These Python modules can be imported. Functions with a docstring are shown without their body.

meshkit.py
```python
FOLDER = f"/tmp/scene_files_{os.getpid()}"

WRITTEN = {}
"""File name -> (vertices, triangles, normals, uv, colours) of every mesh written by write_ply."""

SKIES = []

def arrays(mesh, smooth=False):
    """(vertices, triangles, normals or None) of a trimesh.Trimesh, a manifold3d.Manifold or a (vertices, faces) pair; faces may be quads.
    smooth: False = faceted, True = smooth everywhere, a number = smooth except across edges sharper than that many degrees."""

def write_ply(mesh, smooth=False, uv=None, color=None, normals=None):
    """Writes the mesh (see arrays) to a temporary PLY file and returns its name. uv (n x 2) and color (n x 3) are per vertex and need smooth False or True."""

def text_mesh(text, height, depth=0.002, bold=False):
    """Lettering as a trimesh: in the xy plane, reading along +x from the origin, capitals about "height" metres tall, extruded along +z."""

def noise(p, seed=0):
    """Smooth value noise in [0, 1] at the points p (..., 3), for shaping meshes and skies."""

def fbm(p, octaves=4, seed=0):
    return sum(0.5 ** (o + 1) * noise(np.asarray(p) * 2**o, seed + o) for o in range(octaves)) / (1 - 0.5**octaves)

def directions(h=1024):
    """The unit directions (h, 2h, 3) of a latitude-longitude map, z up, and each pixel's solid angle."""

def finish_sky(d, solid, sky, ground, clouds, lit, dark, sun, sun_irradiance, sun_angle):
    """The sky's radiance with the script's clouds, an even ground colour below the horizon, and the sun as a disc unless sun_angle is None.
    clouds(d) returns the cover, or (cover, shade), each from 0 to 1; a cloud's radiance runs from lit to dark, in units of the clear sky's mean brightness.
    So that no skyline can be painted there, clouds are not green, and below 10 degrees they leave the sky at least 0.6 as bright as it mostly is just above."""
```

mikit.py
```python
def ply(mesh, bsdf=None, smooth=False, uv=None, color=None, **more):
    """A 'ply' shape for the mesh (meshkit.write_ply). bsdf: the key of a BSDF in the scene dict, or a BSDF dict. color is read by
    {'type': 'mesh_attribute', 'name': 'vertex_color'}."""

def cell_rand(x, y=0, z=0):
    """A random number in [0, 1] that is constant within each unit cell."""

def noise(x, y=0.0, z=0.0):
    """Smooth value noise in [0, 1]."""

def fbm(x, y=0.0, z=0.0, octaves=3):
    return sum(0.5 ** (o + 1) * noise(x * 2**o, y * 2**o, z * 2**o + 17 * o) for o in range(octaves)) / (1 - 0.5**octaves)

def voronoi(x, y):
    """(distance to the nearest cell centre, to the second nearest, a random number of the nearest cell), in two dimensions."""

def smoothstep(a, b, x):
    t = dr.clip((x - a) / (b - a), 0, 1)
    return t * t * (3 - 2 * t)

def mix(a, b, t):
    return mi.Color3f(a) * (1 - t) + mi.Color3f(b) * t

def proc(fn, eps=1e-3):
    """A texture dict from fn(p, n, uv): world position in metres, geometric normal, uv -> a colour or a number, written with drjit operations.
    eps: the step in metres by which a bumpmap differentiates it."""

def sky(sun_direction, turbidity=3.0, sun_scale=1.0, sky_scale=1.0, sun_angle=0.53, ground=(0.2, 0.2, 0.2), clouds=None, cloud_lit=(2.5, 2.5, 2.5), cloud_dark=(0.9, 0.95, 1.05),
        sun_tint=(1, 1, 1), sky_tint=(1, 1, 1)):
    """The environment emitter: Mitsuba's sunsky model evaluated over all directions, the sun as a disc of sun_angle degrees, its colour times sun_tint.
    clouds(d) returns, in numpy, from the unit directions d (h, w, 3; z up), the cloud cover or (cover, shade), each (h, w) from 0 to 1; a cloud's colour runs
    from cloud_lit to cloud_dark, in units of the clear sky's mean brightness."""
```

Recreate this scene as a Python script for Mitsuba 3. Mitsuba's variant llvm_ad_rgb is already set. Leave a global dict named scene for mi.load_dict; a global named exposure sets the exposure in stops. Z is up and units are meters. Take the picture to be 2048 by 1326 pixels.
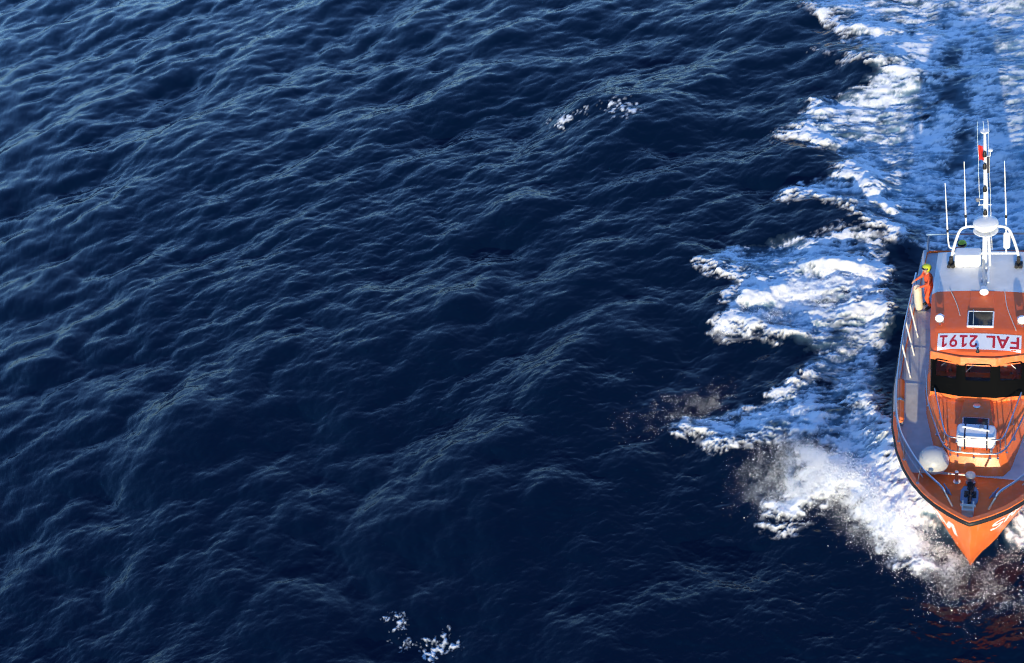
import math
import numpy as np, trimesh, shapely, manifold3d
import drjit as dr
import mitsuba as mi
import mikit, meshkit
from scipy.ndimage import map_coordinates
from shapely.geometry import Polygon, LineString

# ------------------------------------------------------------------ camera, sky, exposure
# World: the boat heads along +x, port is +y, z = 0 is the mean sea level.
CAM = np.array([27.0796, 1.1502, 27.291])
FWD = np.array([-0.67531, -0.42081, -0.60574])
UP = np.array([-0.65760, -0.02842, 0.75284])
T = mi.ScalarTransform4f
scene = {'type': 'scene'}
labels = {}
scene['camera'] = {'type': 'perspective', 'fov': 2 * math.degrees(math.atan(1024 / 2200)), 'fov_axis': 'x', 'near_clip': 0.5, 'far_clip': 20000.0,
                   'to_world': T().look_at(origin=CAM.tolist(), target=(CAM + FWD).tolist(), up=UP.tolist())}
SUN_AZ, SUN_EL = math.radians(5.0), math.radians(9.5)
scene['sky'] = mikit.sky([math.cos(SUN_EL) * math.cos(SUN_AZ), math.cos(SUN_EL) * math.sin(SUN_AZ), math.sin(SUN_EL)], turbidity=3, ground=(0.03, 0.05, 0.09),
                         sun_tint=(0.72, 1.0, 1.75), sun_scale=1.4, sky_tint=(0.53, 0.89, 1.68), sky_scale=1.75)
exposure = 2.4

# ------------------------------------------------------------------ materials
def rgb(*c):
    return {'type': 'rgb', 'value': list(c)}


def paint(key, color, rough=0.35, spec=0.5, metallic=0.0, coat=0.0, proc=None):
    scene[key] = {'type': 'twosided', 'bsdf': {'type': 'principled', 'base_color': mikit.proc(proc) if proc else rgb(*color), 'roughness': rough, 'specular': spec, 'metallic': metallic, 'clearcoat': coat, 'clearcoat_gloss': 0.9}}


def mottled(color, amount=0.12, scale=1.0):
    def fn(p, n, uv):
        k = mikit.fbm(p.x * 3 * scale, p.y * 3 * scale, p.z * 3 * scale, 3)
        s = mikit.noise(p.x * 22 * scale, p.y * 22 * scale, p.z * 9 * scale)
        return mi.Color3f(*color) * (1 - amount + amount * 1.6 * k + 0.25 * amount * (s - 0.5))
    return fn


def weathered(color, amount=0.12, scale=1.0, salt=0.10):
    """Paint with uneven fading, dried salt and faint runs down its sides."""
    def fn(p, n, uv):
        k = mikit.fbm(p.x * 2.2 * scale, p.y * 2.2 * scale, p.z * 2.2 * scale, 4)
        run = mikit.fbm(p.x * 9 * scale, p.y * 9 * scale, p.z * 1.3 * scale, 3)
        speck = mikit.noise(p.x * 31, p.y * 31, p.z * 31)
        base = mi.Color3f(*color) * (1 - amount + amount * 2.0 * k)
        s = salt * mikit.smoothstep(0.50, 0.78, run) + 0.6 * salt * mikit.smoothstep(0.70, 0.95, speck)
        return mikit.mix(base, mi.Color3f(0.62, 0.60, 0.57), s)
    return fn


WATER = {'type': 'principled', 'base_color': rgb(0.0005, 0.0054, 0.0195), 'roughness': 0.11, 'eta': 1.333}
scene['mat_water'] = {'type': 'twosided', 'bsdf': WATER}
FOAM_WHITE = {'type': 'principled', 'base_color': rgb(0.86, 0.87, 0.87), 'roughness': 0.7, 'specular': 0.3}
AERATED = {'type': 'principled', 'base_color': rgb(0.27, 0.47, 0.60), 'roughness': 0.15, 'eta': 1.333}


def uv_first(p, n, uv):
    return mi.Float(uv.x)


def uv_second(p, n, uv):
    return mi.Float(uv.y)


scene['mat_foam'] = {'type': 'twosided', 'bsdf': {'type': 'blendbsdf', 'weight': mikit.proc(uv_second),
                     'a': {'type': 'blendbsdf', 'weight': mikit.proc(uv_first), 'a': WATER, 'b': AERATED}, 'b': FOAM_WHITE}}
scene['mat_droplet'] = {'type': 'twosided', 'bsdf': {'type': 'principled', 'base_color': rgb(0.88, 0.89, 0.9), 'roughness': 0.4, 'specular': 0.5}}

def sstep(a, b, x):
    t = np.clip((x - a) / (b - a), 0, 1)
    return t * t * (3 - 2 * t)


# ------------------------------------------------------------------ the sea: a wind sea of three wave-length bands on one sheet
WIND = math.radians(207.0)


def tile(L, n, lo, hi, alpha, kp, spread, seed):
    """Height and horizontal displacement of a periodic L x L metre patch holding the wave lengths lo..hi."""
    r = np.random.default_rng(seed)
    k1 = np.fft.fftfreq(n, L / n) * 2 * np.pi
    kx, ky = np.meshgrid(k1, k1, indexing='ij')
    k = np.hypot(kx, ky)
    k[0, 0] = 1e9
    th = np.arctan2(ky, kx) - WIND
    sp = np.abs(np.cos(th / 2)) ** (2 * spread)
    lam = 2 * np.pi / k
    s = alpha / 2 * k ** -4.0 * np.exp(-1.25 * (kp / k) ** 2) * sp
    s = s * (1 / (1 + np.exp(-(np.log(lam / lo)) * 9))) * (1 / (1 + np.exp(np.log(lam / hi) * 9)))
    amp = np.sqrt(s) * (2 * np.pi / L)
    z = (r.normal(size=(n, n)) + 1j * r.normal(size=(n, n))) * amp
    z[0, 0] = 0
    ff = lambda a: np.real(np.fft.ifft2(a)) * n * n
    return ff(z), ff(-1j * kx / k * z), ff(-1j * ky / k * z)


def sample(t, L, x, y, rot=0.0):
    n = t[0].shape[0]
    c, s = math.cos(rot), math.sin(rot)
    u, v = (c * x + s * y) / L * n, (-s * x + c * y) / L * n
    h, dx, dy = (map_coordinates(a, [u, v], order=1, mode='grid-wrap') for a in t)
    return h, c * dx - s * dy, s * dx + c * dy


KP = 2 * np.pi / 15.0
BIG = tile(137.0, 1024, 1.4, 200.0, 0.0078, KP, 2.2, 11)
MID = tile(41.0, 1024, 0.33, 1.4, 0.0075, KP, 5.0, 23)
FINE = tile(11.3, 1024, 0.06, 0.33, 0.0120, KP, 4.5, 37)
CROSS = tile(29.0, 1024, 0.25, 3.2, 0.0042, KP, 3.0, 51)


def sea_at(x, y):
    """Displaced position of the undisturbed sea."""
    r = np.hypot(x, y)
    gust = 0.50 + 0.95 * sstep(0.25, 0.75, meshkit.fbm(np.stack([x * 0.11, y * 0.055, 0 * x + 0.5], -1), 3, 5))
    far = np.clip(1 - (r - 160) / 240, 0, 1)
    h, dx, dy = (np.zeros_like(x) for _ in range(3))
    for t, L, rot, g, chop in ((BIG, 137.0, 0.0, 1.3 * far, 0.55), (MID, 41.0, -0.17, far * gust, 0.55), (FINE, 11.3, -0.24, far * gust, 0.5), (CROSS, 29.0, -0.95, far * (1.5 - 0.7 * gust), 0.6)):
        a, b, c = sample(t, L, x, y, rot)
        h += a * g
        dx += b * g * chop
        dy += c * g * chop
    h += 0.50 * np.exp(-((x + 20.9) / 1.5) ** 2 - ((y + 19.2) / 3.0) ** 2)      # the crest that breaks far off
    return np.stack([x + dx, y + dy, h], -1)


def poly_grid():
    """A polar sheet round the camera's foot point: fine where the water is near and in view, coarse out to the horizon."""
    ang_in = np.linspace(257, 170, 1250)
    ang_out = np.linspace(170, 257 - 360, 120)[1:-1]
    deg = np.concatenate([ang_in, ang_out])
    ka = [170, 185, 205, 217, 225, 231, 237, 245, 257, 300]
    lo = np.interp(deg % 360, ka, [14.0, 14.0, 14.5, 16, 17.5, 19, 21.5, 25, 26, 14.0], period=360)
    hi = np.interp(deg % 360, ka, [64, 70, 85, 107, 130, 146, 100, 60, 48, 60], period=360)
    t = np.linspace(0, 1, 930)[:, None]
    r_in = CAM[2] * np.tan(np.arctan(lo / CAM[2]) * (1 - t) + np.arctan(hi / CAM[2]) * t)
    R = np.vstack([lo * f for f in (0.03, 0.25, 0.5, 0.75)] + [r_in] + [hi * (6000 / hi) ** f for f in np.linspace(0.012, 1, 45)])
    A = np.broadcast_to(np.radians(deg), R.shape)
    x, y = CAM[0] + R * np.cos(A), CAM[1] + R * np.sin(A)
    nr, na = R.shape
    i = np.arange(nr - 1)[:, None] * na
    j, jn = np.arange(na), (np.arange(na) + 1) % na
    q = np.stack([i + j, i + na + j, i + na + jn, i + jn], -1).reshape(-1, 4)
    return x.ravel(), y.ravel(), q[:, [0, 1, 2, 0, 2, 3]].reshape(-1, 3)


GX, GY, GF = poly_grid()
P = sea_at(GX, GY)

# ------------------------------------------------------------------ wake: where the foam lies, in metres on the water
WAKE = [(-30.92,-10.27),(-33.95,-10.43),(-60,-12),(-60,9),(-34.49,6.45),(-8.03,5.13),(-8.62,0.64),(-8.64,-2.32),(-9.28,-2.66),(-9.22,-3.05),(-9.71,-3.60),(-10.22,-4.01),(-11.10,-5.07),(-11.77,-6.17),(-12.06,-7.09),(-12.38,-7.74),(-12.78,-8.31),(-13.35,-8.36),(-13.80,-7.52),(-14.07,-6.79),(-14.90,-6.27),(-15.94,-6.40),(-16.28,-7.01),(-16.40,-7.58),(-17.08,-8.66),(-17.90,-9.20),(-19.72,-8.66),(-20.78,-7.88),(-21.47,-6.63),(-22.52,-5.97),(-24.56,-6.36),(-25.72,-7.78),(-27.73,-7.57),(-29.17,-8.88),(-29.60,-9.59)]
WING = [(-8.13,-10.89),(-8.88,-10.71),(-9.11,-9.63),(-9.55,-8.37),(-9.73,-7.19),(-9.78,-5.61),(-9.56,-4.24),(-8.64,-3.68),(-7.70,-3.45),(-6.64,-3.34),(-5.80,-2.95),(-4.50,-2.88),(-3.15,-2.92),(-1.87,-2.87),(-0.41,-2.74),(0.97,-2.0),(2.88,-1.6),(3.82,-1.3),(3.89,-2.09),(3.97,-4.45),(2.69,-4.89),(2.00,-4.65),(2.06,-5.92),(2.10,-6.98),(1.99,-7.75),(2.18,-8.33),(1.99,-8.56),(1.43,-9.12),(1.05,-9.86),(0.40,-9.49),(0.40,-8.32),(0.06,-7.51),(-0.35,-7.01),(-0.71,-6.88),(-1.30,-6.54),(-1.98,-6.07),(-2.46,-6.03),(-3.00,-5.98),(-3.12,-6.78),(-3.57,-7.99),(-3.84,-8.93),(-4.24,-9.28),(-5.01,-9.17),(-5.43,-9.47),(-5.98,-9.65),(-6.55,-9.26),(-6.90,-8.89),(-7.25,-9.69),(-7.54,-10.42)]
BOWS = [(2.24,-5.86),(2.03,-4.63),(1.70,-3.50),(1.16,-2.0),(2.85,-1.7),(3.98,-1.0),(4.84,-0.3),(6.14,0.06),(6.38,-0.64),(6.64,-1.22),(6.33,-2.01),(5.94,-2.49),(5.24,-3.16),(4.43,-3.26),(4.06,-3.71),(4.17,-4.29),(4.39,-4.78),(4.58,-5.46),(4.57,-6.23),(4.19,-5.63),(3.69,-4.97),(2.87,-4.87)]
LATTICE = [(-25.59,-9.56),(-26.25,-8.73),(-25.50,-7.39),(-24.00,-6.01),(-22.04,-5.91),(-21.70,-6.91),(-22.84,-8.24)]
LACE = [(-9.35,-8.89),(-10.55,-8.13),(-10.97,-6.56),(-10.65,-4.94),(-9.61,-3.50),(-9.29,-4.22),(-9.33,-7.12)]
CRESTS = [([(-30.35,-10.03),(-29.62,-9.40),(-28.27,-8.35),(-27.19,-7.34),(-26.58,-5.80)],0.50),([(-24.03,-6.95),(-22.81,-5.41),(-21.89,-3.97)],0.60),([(-17.43,-9.04),(-17.89,-8.31),(-16.73,-7.36)],1.10),([(-20.11,-8.19),(-19.37,-7.74)],0.50),([(-12.70,-8.15),(-12.51,-7.18),(-11.99,-6.08),(-10.88,-4.76),(-10.01,-3.81),(-9.18,-3.08)],0.80),([(-14.61,-6.01),(-13.80,-5.29),(-12.65,-4.66),(-11.55,-3.86)],0.80),([(-7.88,-10.70),(-7.16,-9.72),(-6.84,-8.86),(-6.60,-8.03),(-6.74,-7.08)],0.45),([(-7.44,-5.67),(-7.75,-4.96),(-7.44,-4.19),(-6.99,-3.69)],1.10),([(-5.37,-9.35),(-5.99,-9.09),(-5.86,-8.09)],0.40),([(-5.55,-8.42),(-6.03,-7.35),(-6.35,-6.27),(-6.52,-4.81),(-6.09,-3.69)],0.90),([(-4.04,-9.08),(-4.49,-8.69),(-4.08,-8.14)],0.90),([(-3.82,-7.35),(-3.59,-6.22)],0.50),([(-5.35,-4.31),(-5.09,-3.41),(-4.54,-3.10)],0.90),([(1.27,-9.57),(1.50,-8.81),(2.01,-8.01),(1.81,-7.03),(1.53,-6.08),(1.14,-4.84)],0.50),([(-0.66,-6.45),(-1.46,-5.89),(-1.62,-5.48)],0.50),([(0.26,-5.62),(0.69,-5.06)],0.40),([(-0.3,-3.5),(0.7,-2.9),(1.7,-2.6)],0.55)]
BOWRIDGE = [(4.50,-5.53),(3.95,-4.71),(3.33,-3.90),(3.76,-3.0),(4.58,-2.44),(5.34,-1.80),(5.94,-1.04)]
POCKETS = [[(5.0, -0.75), (6.3, 0.1), (6.6, -0.3), (6.2, -0.95), (5.5, -1.35)], [(-8.97,-3.70),(-9.22,-2.93),(-8.02,-2.36),(-5.92,-2.4),(-5.92,-2.98),(-7.24,-3.40)], [(-4.50,-3.10),(-5.63,-2.78),(-1.39,-2.3),(-0.64,-2.82),(-2.88,-3.12)], [(-20.71,-2.80),(-21.91,-1.59),(-18.78,-1.22)], [(-23.5,-2.9),(-25.5,-2.2),(-22.5,-1.9)], [(-14.5,-1.9),(-17.5,-1.4),(-15,-0.7)]]
WHITECAPS = [[(-20.2,-21.3),(-19.5,-20.6),(-19.9,-20.0)], [(-20.3,-18.0),(-19.6,-17.6),(-19.3,-17.0)], [(10.52,-16.95),(10.83,-16.53),(11.12,-16.30)], [(11.35,-15.74),(11.37,-15.29),(10.99,-14.67)]]


def signed(poly, pts):
    """Metres inside the outline (negative outside)."""
    g = Polygon(poly).buffer(0)
    shapely.prepare(g)
    q = shapely.points(pts)
    d = shapely.distance(g.boundary, q)
    return np.where(shapely.contains(g, q), d, -d)


def near(line, pts):
    return shapely.distance(LineString(line), shapely.points(pts))


def fbm3(x, y, f, o, seed):
    return meshkit.fbm(np.stack([x * f, y * f, 0 * x + 0.37 * seed], -1), o, seed)


def ridged(x, y, f, o, seed):
    out, a, tot = 0, 1.0, 0
    for k in range(o):
        n = meshkit.noise(np.stack([x * f * 2**k, y * f * 2**k, 0 * x + 0.7], -1), seed + k)
        out = out + a * (1 - np.abs(2 * n - 1)) ** 2
        tot += a
        a *= 0.6
    return out / tot


def wake_fields(x, y):
    """(sea lift, foam lump height, aeration, foam cover) at water points near the boat; the port half mirrors the starboard one."""
    m = -np.abs(y)
    # outlines are ragged: the point is shifted by noise before it is measured
    wx = (fbm3(x, y, 0.9, 4, 3) - 0.5) * 1.3
    wy = (fbm3(x, y, 0.9, 4, 9) - 0.5) * 1.3
    fx, fy = (fbm3(x, y, 3.2, 3, 13) - 0.5) * 0.7, (fbm3(x, y, 3.2, 3, 19) - 0.5) * 0.7
    pts = np.stack([x + wx * 0.8 + fx, m + wy * 0.8 + fy], -1)
    dW, dB, dS = signed(WAKE, pts), signed(WING, pts), signed(BOWS, pts)
    dS = np.where(y > 0, signed([(5.7, -0.4), (5.3, -1.3), (4.4, -2.5), (2.6, -3.6), (0, -5.5), (-3, -6), (-3, -1.5), (4.0, -0.9)], pts), dS)
    dL, dA = signed(LATTICE, pts), signed(LACE, pts)
    crest, lift = np.zeros_like(x), np.zeros_like(x)
    soft = np.stack([x + wx * 0.45, m + wy * 0.45], -1)
    for line, w in CRESTS:
        d = near(line, soft)
        crest = np.maximum(crest, np.exp(-(d / (0.28 + 0.38 * w)) ** 2) * (0.55 + 0.45 * w))
        lift = np.maximum(lift, 0.34 * (0.4 + 0.6 * w) * np.exp(-(d / (0.45 + 0.5 * w)) ** 2))
    dr_ = near(BOWRIDGE, soft)
    bow = np.exp(-(dr_ / 0.75) ** 2) * (y < 0)
    pocket = np.zeros_like(x)
    for pk in POCKETS:
        pocket = np.maximum(pocket, sstep(-0.5, 0.35, signed(pk, soft)))
    big = fbm3(x, y, 0.35, 3, 41)
    z = lambda a: (a - a.mean()) / a.std()
    n1 = z(ridged(x + wx * 0.6, y + wy * 0.6, 0.7, 3, 50))
    n2 = z(ridged(x * 1.5 + wx * 0.5, y * 0.75 - wy * 0.4, 1.9, 3, 60))
    n3 = z(fbm3(x * 1.4 + wx * 0.4, y * 0.7, 4.0, 4, 70))
    n4 = z(fbm3(x, y, 12.0, 2, 80))
    tex = z(0.5 * n1 + 0.7 * n2 + 0.85 * n3 + 0.65 * n4)
    body = np.maximum.reduce([sstep(-0.15, 1.1, dW) * 0.62, sstep(-0.1, 0.8, dB) * 0.62, sstep(-0.1, 0.9, dS) * 0.95])
    sparse = np.maximum(sstep(-0.3, 0.7, dL) * 0.24, sstep(-0.3, 0.9, dA) * 0.26)
    edge = np.maximum.reduce([np.exp(-((d - 0.22) / 0.28) ** 2) for d in (dW, dB)]) * 0.22
    cr = np.maximum(crest, bow * 0.95)
    dens = np.maximum(np.maximum(body + edge, sparse), body * 0.5 + 0.85 * cr) * (1 - 0.9 * pocket)
    dens = dens - 1.0 * np.clip(0.5 - big, 0, 1) * (dens < 0.9)
    cover = sstep(0.26, 0.88, dens + 0.25 * tex * sstep(0.02, 0.2, dens))
    web = sstep(0.62, 0.9, ridged(x * 1.5 + wx * 0.9, y * 0.8 + wy * 0.8, 1.7, 3, 130)) * sstep(0.12, 0.45, dens)
    cover = np.clip(np.maximum(cover, web * (0.58 + 0.2 * n3)), 0, 1)
    cover = cover * sstep(0.0, 0.15, dens)
    aer = np.clip(sstep(-0.1, 1.2, np.maximum(dW, np.maximum(dB, dS))) * (0.46 + 0.16 * n1 + 0.10 * n2), 0, 1) * (1 - 0.85 * pocket)
    wash = np.exp(-((y - 0.8) / 2.3) ** 2) * sstep(-7, -10, x)
    aer = np.clip(np.maximum(aer, wash * (0.66 + 0.14 * n1 + 0.08 * n2)), 0, 1)
    cover = cover * (1 - 0.72 * np.exp(-((y - 2.0) / 1.7) ** 2) * sstep(-9, -16, x))
    thick = np.clip(cr, 0, 1.2)
    l1, l2, l3 = (fbm3(x, y, f, 3, sd) for f, sd in ((1.1, 90), (3.2, 95), (9.0, 99)))
    height = cover * (0.01 + (0.02 + 0.16 * thick) * np.clip(l1 - 0.3, 0, 1) + (0.04 + 0.13 * thick) * np.clip(l2 - 0.3, 0, 1) + (0.05 + 0.03 * thick) * l3)
    lift = lift * (0.25 + 1.3 * np.clip(l1 - 0.15, 0, 1)) + 0.16 * bow * (0.5 + l1)
    hull_y = np.interp(x, [-6.6, 1, 2.6, 3.7, 4.6, 5.4, 6.1], [2.0, 2.02, 1.8, 1.45, 1.0, 0.5, 0.0])
    off = np.clip(np.abs(y) - hull_y, 0, 9)
    climb = sstep(0.8, 2.6, x) * sstep(6.0, 4.4, x) * np.where(y < 0, 1.0, 0.55)
    lift = lift + 0.95 * climb * np.exp(-(off / 1.15) ** 1.5) * (0.75 + 0.5 * l2) - 0.30 * np.exp(-((x - 6.2) ** 2 + y ** 2) / 0.9)
    lift = lift + sstep(-0.2, 1.2, np.maximum(dW, dB)) * (0.34 * (fbm3(x * 1.3, y * 0.8, 0.8, 3, 140) - 0.5) + 0.16 * (fbm3(x * 1.4, y * 0.8, 2.6, 3, 145) - 0.5))
    # sheet of water thrown up along the bow
    return lift, height, aer, cover


box = (P[:, 0] > -62) & (P[:, 0] < 9.5) & (np.abs(P[:, 1]) < 14)
idx = np.nonzero(box)[0]
lift, height, aer, cover = wake_fields(P[idx, 0], P[idx, 1])
calm = np.exp(-np.clip(np.abs(P[idx, 1]) - 2, 0, 9) ** 2 / 9) * sstep(9, 4, P[idx, 0])
P[idx, 2] = P[idx, 2] * (1 - 0.35 * calm) + lift
FP = P.copy()
FP[idx, 2] += height + 0.006
UV = np.zeros((len(P), 2))
UV[idx, 0], UV[idx, 1] = aer, cover
on = np.zeros(len(P), bool)
on[idx] = (cover > 0.015) | (aer > 0.03)


def whitecap(line, width, seed):
    m = (np.abs(P[:, 0] - np.mean([p[0] for p in line])) < 3) & (np.abs(P[:, 1] - np.mean([p[1] for p in line])) < 4)
    k = np.nonzero(m)[0]
    x, y = P[k, 0], P[k, 1]
    wx, wy = (fbm3(x, y, 2.2, 3, seed) - 0.5) * 0.9, (fbm3(x, y, 2.2, 3, seed + 5) - 0.5) * 0.9
    d = near(line, np.stack([x + wx, y + wy], -1))
    z = lambda a: (a - a.mean()) / a.std()
    g = np.exp(-(d / width) ** 2)
    c = sstep(0.42, 0.95, g * (0.56 if line[0][0] < 0 else 0.43) + 0.15 * z(ridged(x, y, 2.6, 3, seed + 9)) + 0.16 * z(fbm3(x, y, 7.0 if line[0][0] < 0 else 11.0, 3, seed + 2))) * sstep(0.05, 0.3, g)
    return k, c


def sub_mesh(verts, mask, uv):
    keep = GF[mask[GF].any(1)]
    used, inv = np.unique(keep, return_inverse=True)
    return (verts[used], inv.reshape(-1, 3)), uv[used]


for cap, w in zip(WHITECAPS, (0.62, 0.66, 0.30, 0.40)):
    k, c = whitecap(cap, w, 300 + len(labels))
    V = P.copy(); V[k, 2] += 0.008 + 0.04 * c * (0.4 + fbm3(P[k, 0], P[k, 1], 5, 3, 8))
    U = np.zeros_like(UV); U[k, 1] = c; U[k, 0] = 0.5 * c
    msk = np.zeros(len(P), bool); msk[k] = c > 0.02
    mesh, uvs = sub_mesh(V, msk, U)
    key = 'whitecap' if 'whitecap' not in scene else 'whitecap_%03d' % sum(s.startswith('whitecap') for s in scene)
    scene[key] = mikit.ply(mesh, 'mat_foam', smooth=True, uv=uvs)
    labels[key] = {'label': ['lone patch of foam on a distant wave crest, left of its pair', 'lone patch of foam on a distant wave crest, right of its pair',
                             'small scatter of foam flecks on dark water at the bottom, upper left of its pair', 'small lacy foam patch on dark water at the bottom, lower right of its pair'][sum(s.startswith('whitecap') for s in scene) - 1],
                   'category': 'whitecap', **({'kind': 'stuff'} if cap[0][0] > 0 else {})}

scene['sea'] = mikit.ply((P, GF), 'mat_water', smooth=True)
labels['sea'] = {'label': 'deep navy wind-ruffled sea reaching to the horizon', 'category': 'sea', 'kind': 'structure'}
mesh, uvs = sub_mesh(FP, on, UV)
scene['wake_foam'] = mikit.ply(mesh, 'mat_foam', smooth=True, uv=uvs)
labels['wake_foam'] = {'label': 'broad white churned wake foam spreading behind and beside the orange boat', 'category': 'foam', 'kind': 'stuff'}

# ------------------------------------------------------------------ materials of the boat and what is on it
ORANGE = (0.82, 0.170, 0.036)
paint('mat_orange', ORANGE, 0.32, 0.5, coat=0.5, proc=weathered(ORANGE, 0.16, 1.0, 0.10))
paint('mat_roof_orange', (0.70, 0.10, 0.022), 0.5, proc=weathered((0.80, 0.125, 0.025), 0.16, 0.9, 0.05))
paint('mat_deck', (0.52, 0.52, 0.52), 0.75, proc=weathered((0.52, 0.52, 0.52), 0.26, 1.6, 0.25))
paint('mat_foredeck', (0.76, 0.125, 0.022), 0.55, proc=weathered((0.84, 0.15, 0.024), 0.16, 1.3, 0.06))
paint('mat_white', (0.80, 0.80, 0.79), 0.35, proc=mottled((0.80, 0.80, 0.79), 0.06, 1.5))
paint('mat_roof_white', (0.66, 0.67, 0.68), 0.5, proc=mottled((0.68, 0.69, 0.70), 0.18, 1.2))
paint('mat_rubber', (0.018, 0.018, 0.02), 0.55)
paint('mat_black_gloss', (0.002, 0.0024, 0.003), 0.5, 0.04)
paint('mat_black', (0.012, 0.012, 0.014), 0.5)
paint('mat_steel', (0.62, 0.63, 0.65), 0.25, metallic=1.0)
paint('mat_dull_steel', (0.42, 0.45, 0.50), 0.4, metallic=0.8)
paint('mat_blue_grey', (0.16, 0.22, 0.32), 0.45, metallic=0.3)
paint('mat_red_letter', (0.50, 0.02, 0.03), 0.5)
paint('mat_sign', (0.78, 0.78, 0.80), 0.5)
paint('mat_fender_grey', (0.42, 0.43, 0.44), 0.38, proc=mottled((0.42, 0.43, 0.45), 0.08, 2.0))
paint('mat_cream', (0.62, 0.57, 0.47), 0.6, proc=mottled((0.64, 0.59, 0.49), 0.15, 3.0))
paint('mat_helmet', (0.50, 0.58, 0.04), 0.35)
paint('mat_suit', (0.80, 0.10, 0.03), 0.65)
paint('mat_skin', (0.50, 0.28, 0.20), 0.55)
paint('mat_flag_red', (0.55, 0.02, 0.02), 0.7)
paint('mat_interior', (0.05, 0.05, 0.055), 0.7)
paint('mat_strap', (0.03, 0.035, 0.06), 0.7)
scene['mat_pane'] = {'type': 'thindielectric', 'int_ior': 1.14}
scene['mat_dark_glass'] = {'type': 'twosided', 'bsdf': {'type': 'principled', 'base_color': rgb(0.01, 0.014, 0.02), 'roughness': 0.06, 'specular': 0.5}}

M3 = manifold3d.Manifold
BOAT = 'rescue_boat'
labels[BOAT] = {'label': 'orange and white rescue motorboat heading towards the viewer through its own bow spray', 'category': 'boat'}


def number(base):
    if base not in scene and not any(k.startswith(base + '__') for k in scene) and base not in labels:
        return base
    i = 1
    while '%s_%03d' % (base, i) in scene or any(k.startswith('%s_%03d__' % (base, i)) for k in scene) or '%s_%03d' % (base, i) in labels:
        i += 1
    return '%s_%03d' % (base, i)


def put(name, mesh, mat, parent=BOAT, smooth=35, label=None):
    key = number((parent + '__' if parent else '') + name)
    scene[key] = mikit.ply(mesh, mat, smooth=smooth)
    if label:
        labels[key] = {'label': label}
    return key


def tm(m):
    if isinstance(m, M3):
        q = m.to_mesh()
        return trimesh.Trimesh(np.array(q.vert_properties[:, :3]), np.array(q.tri_verts), process=False)
    return m


def join(*ms):
    return trimesh.util.concatenate([tm(m) for m in ms])


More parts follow.
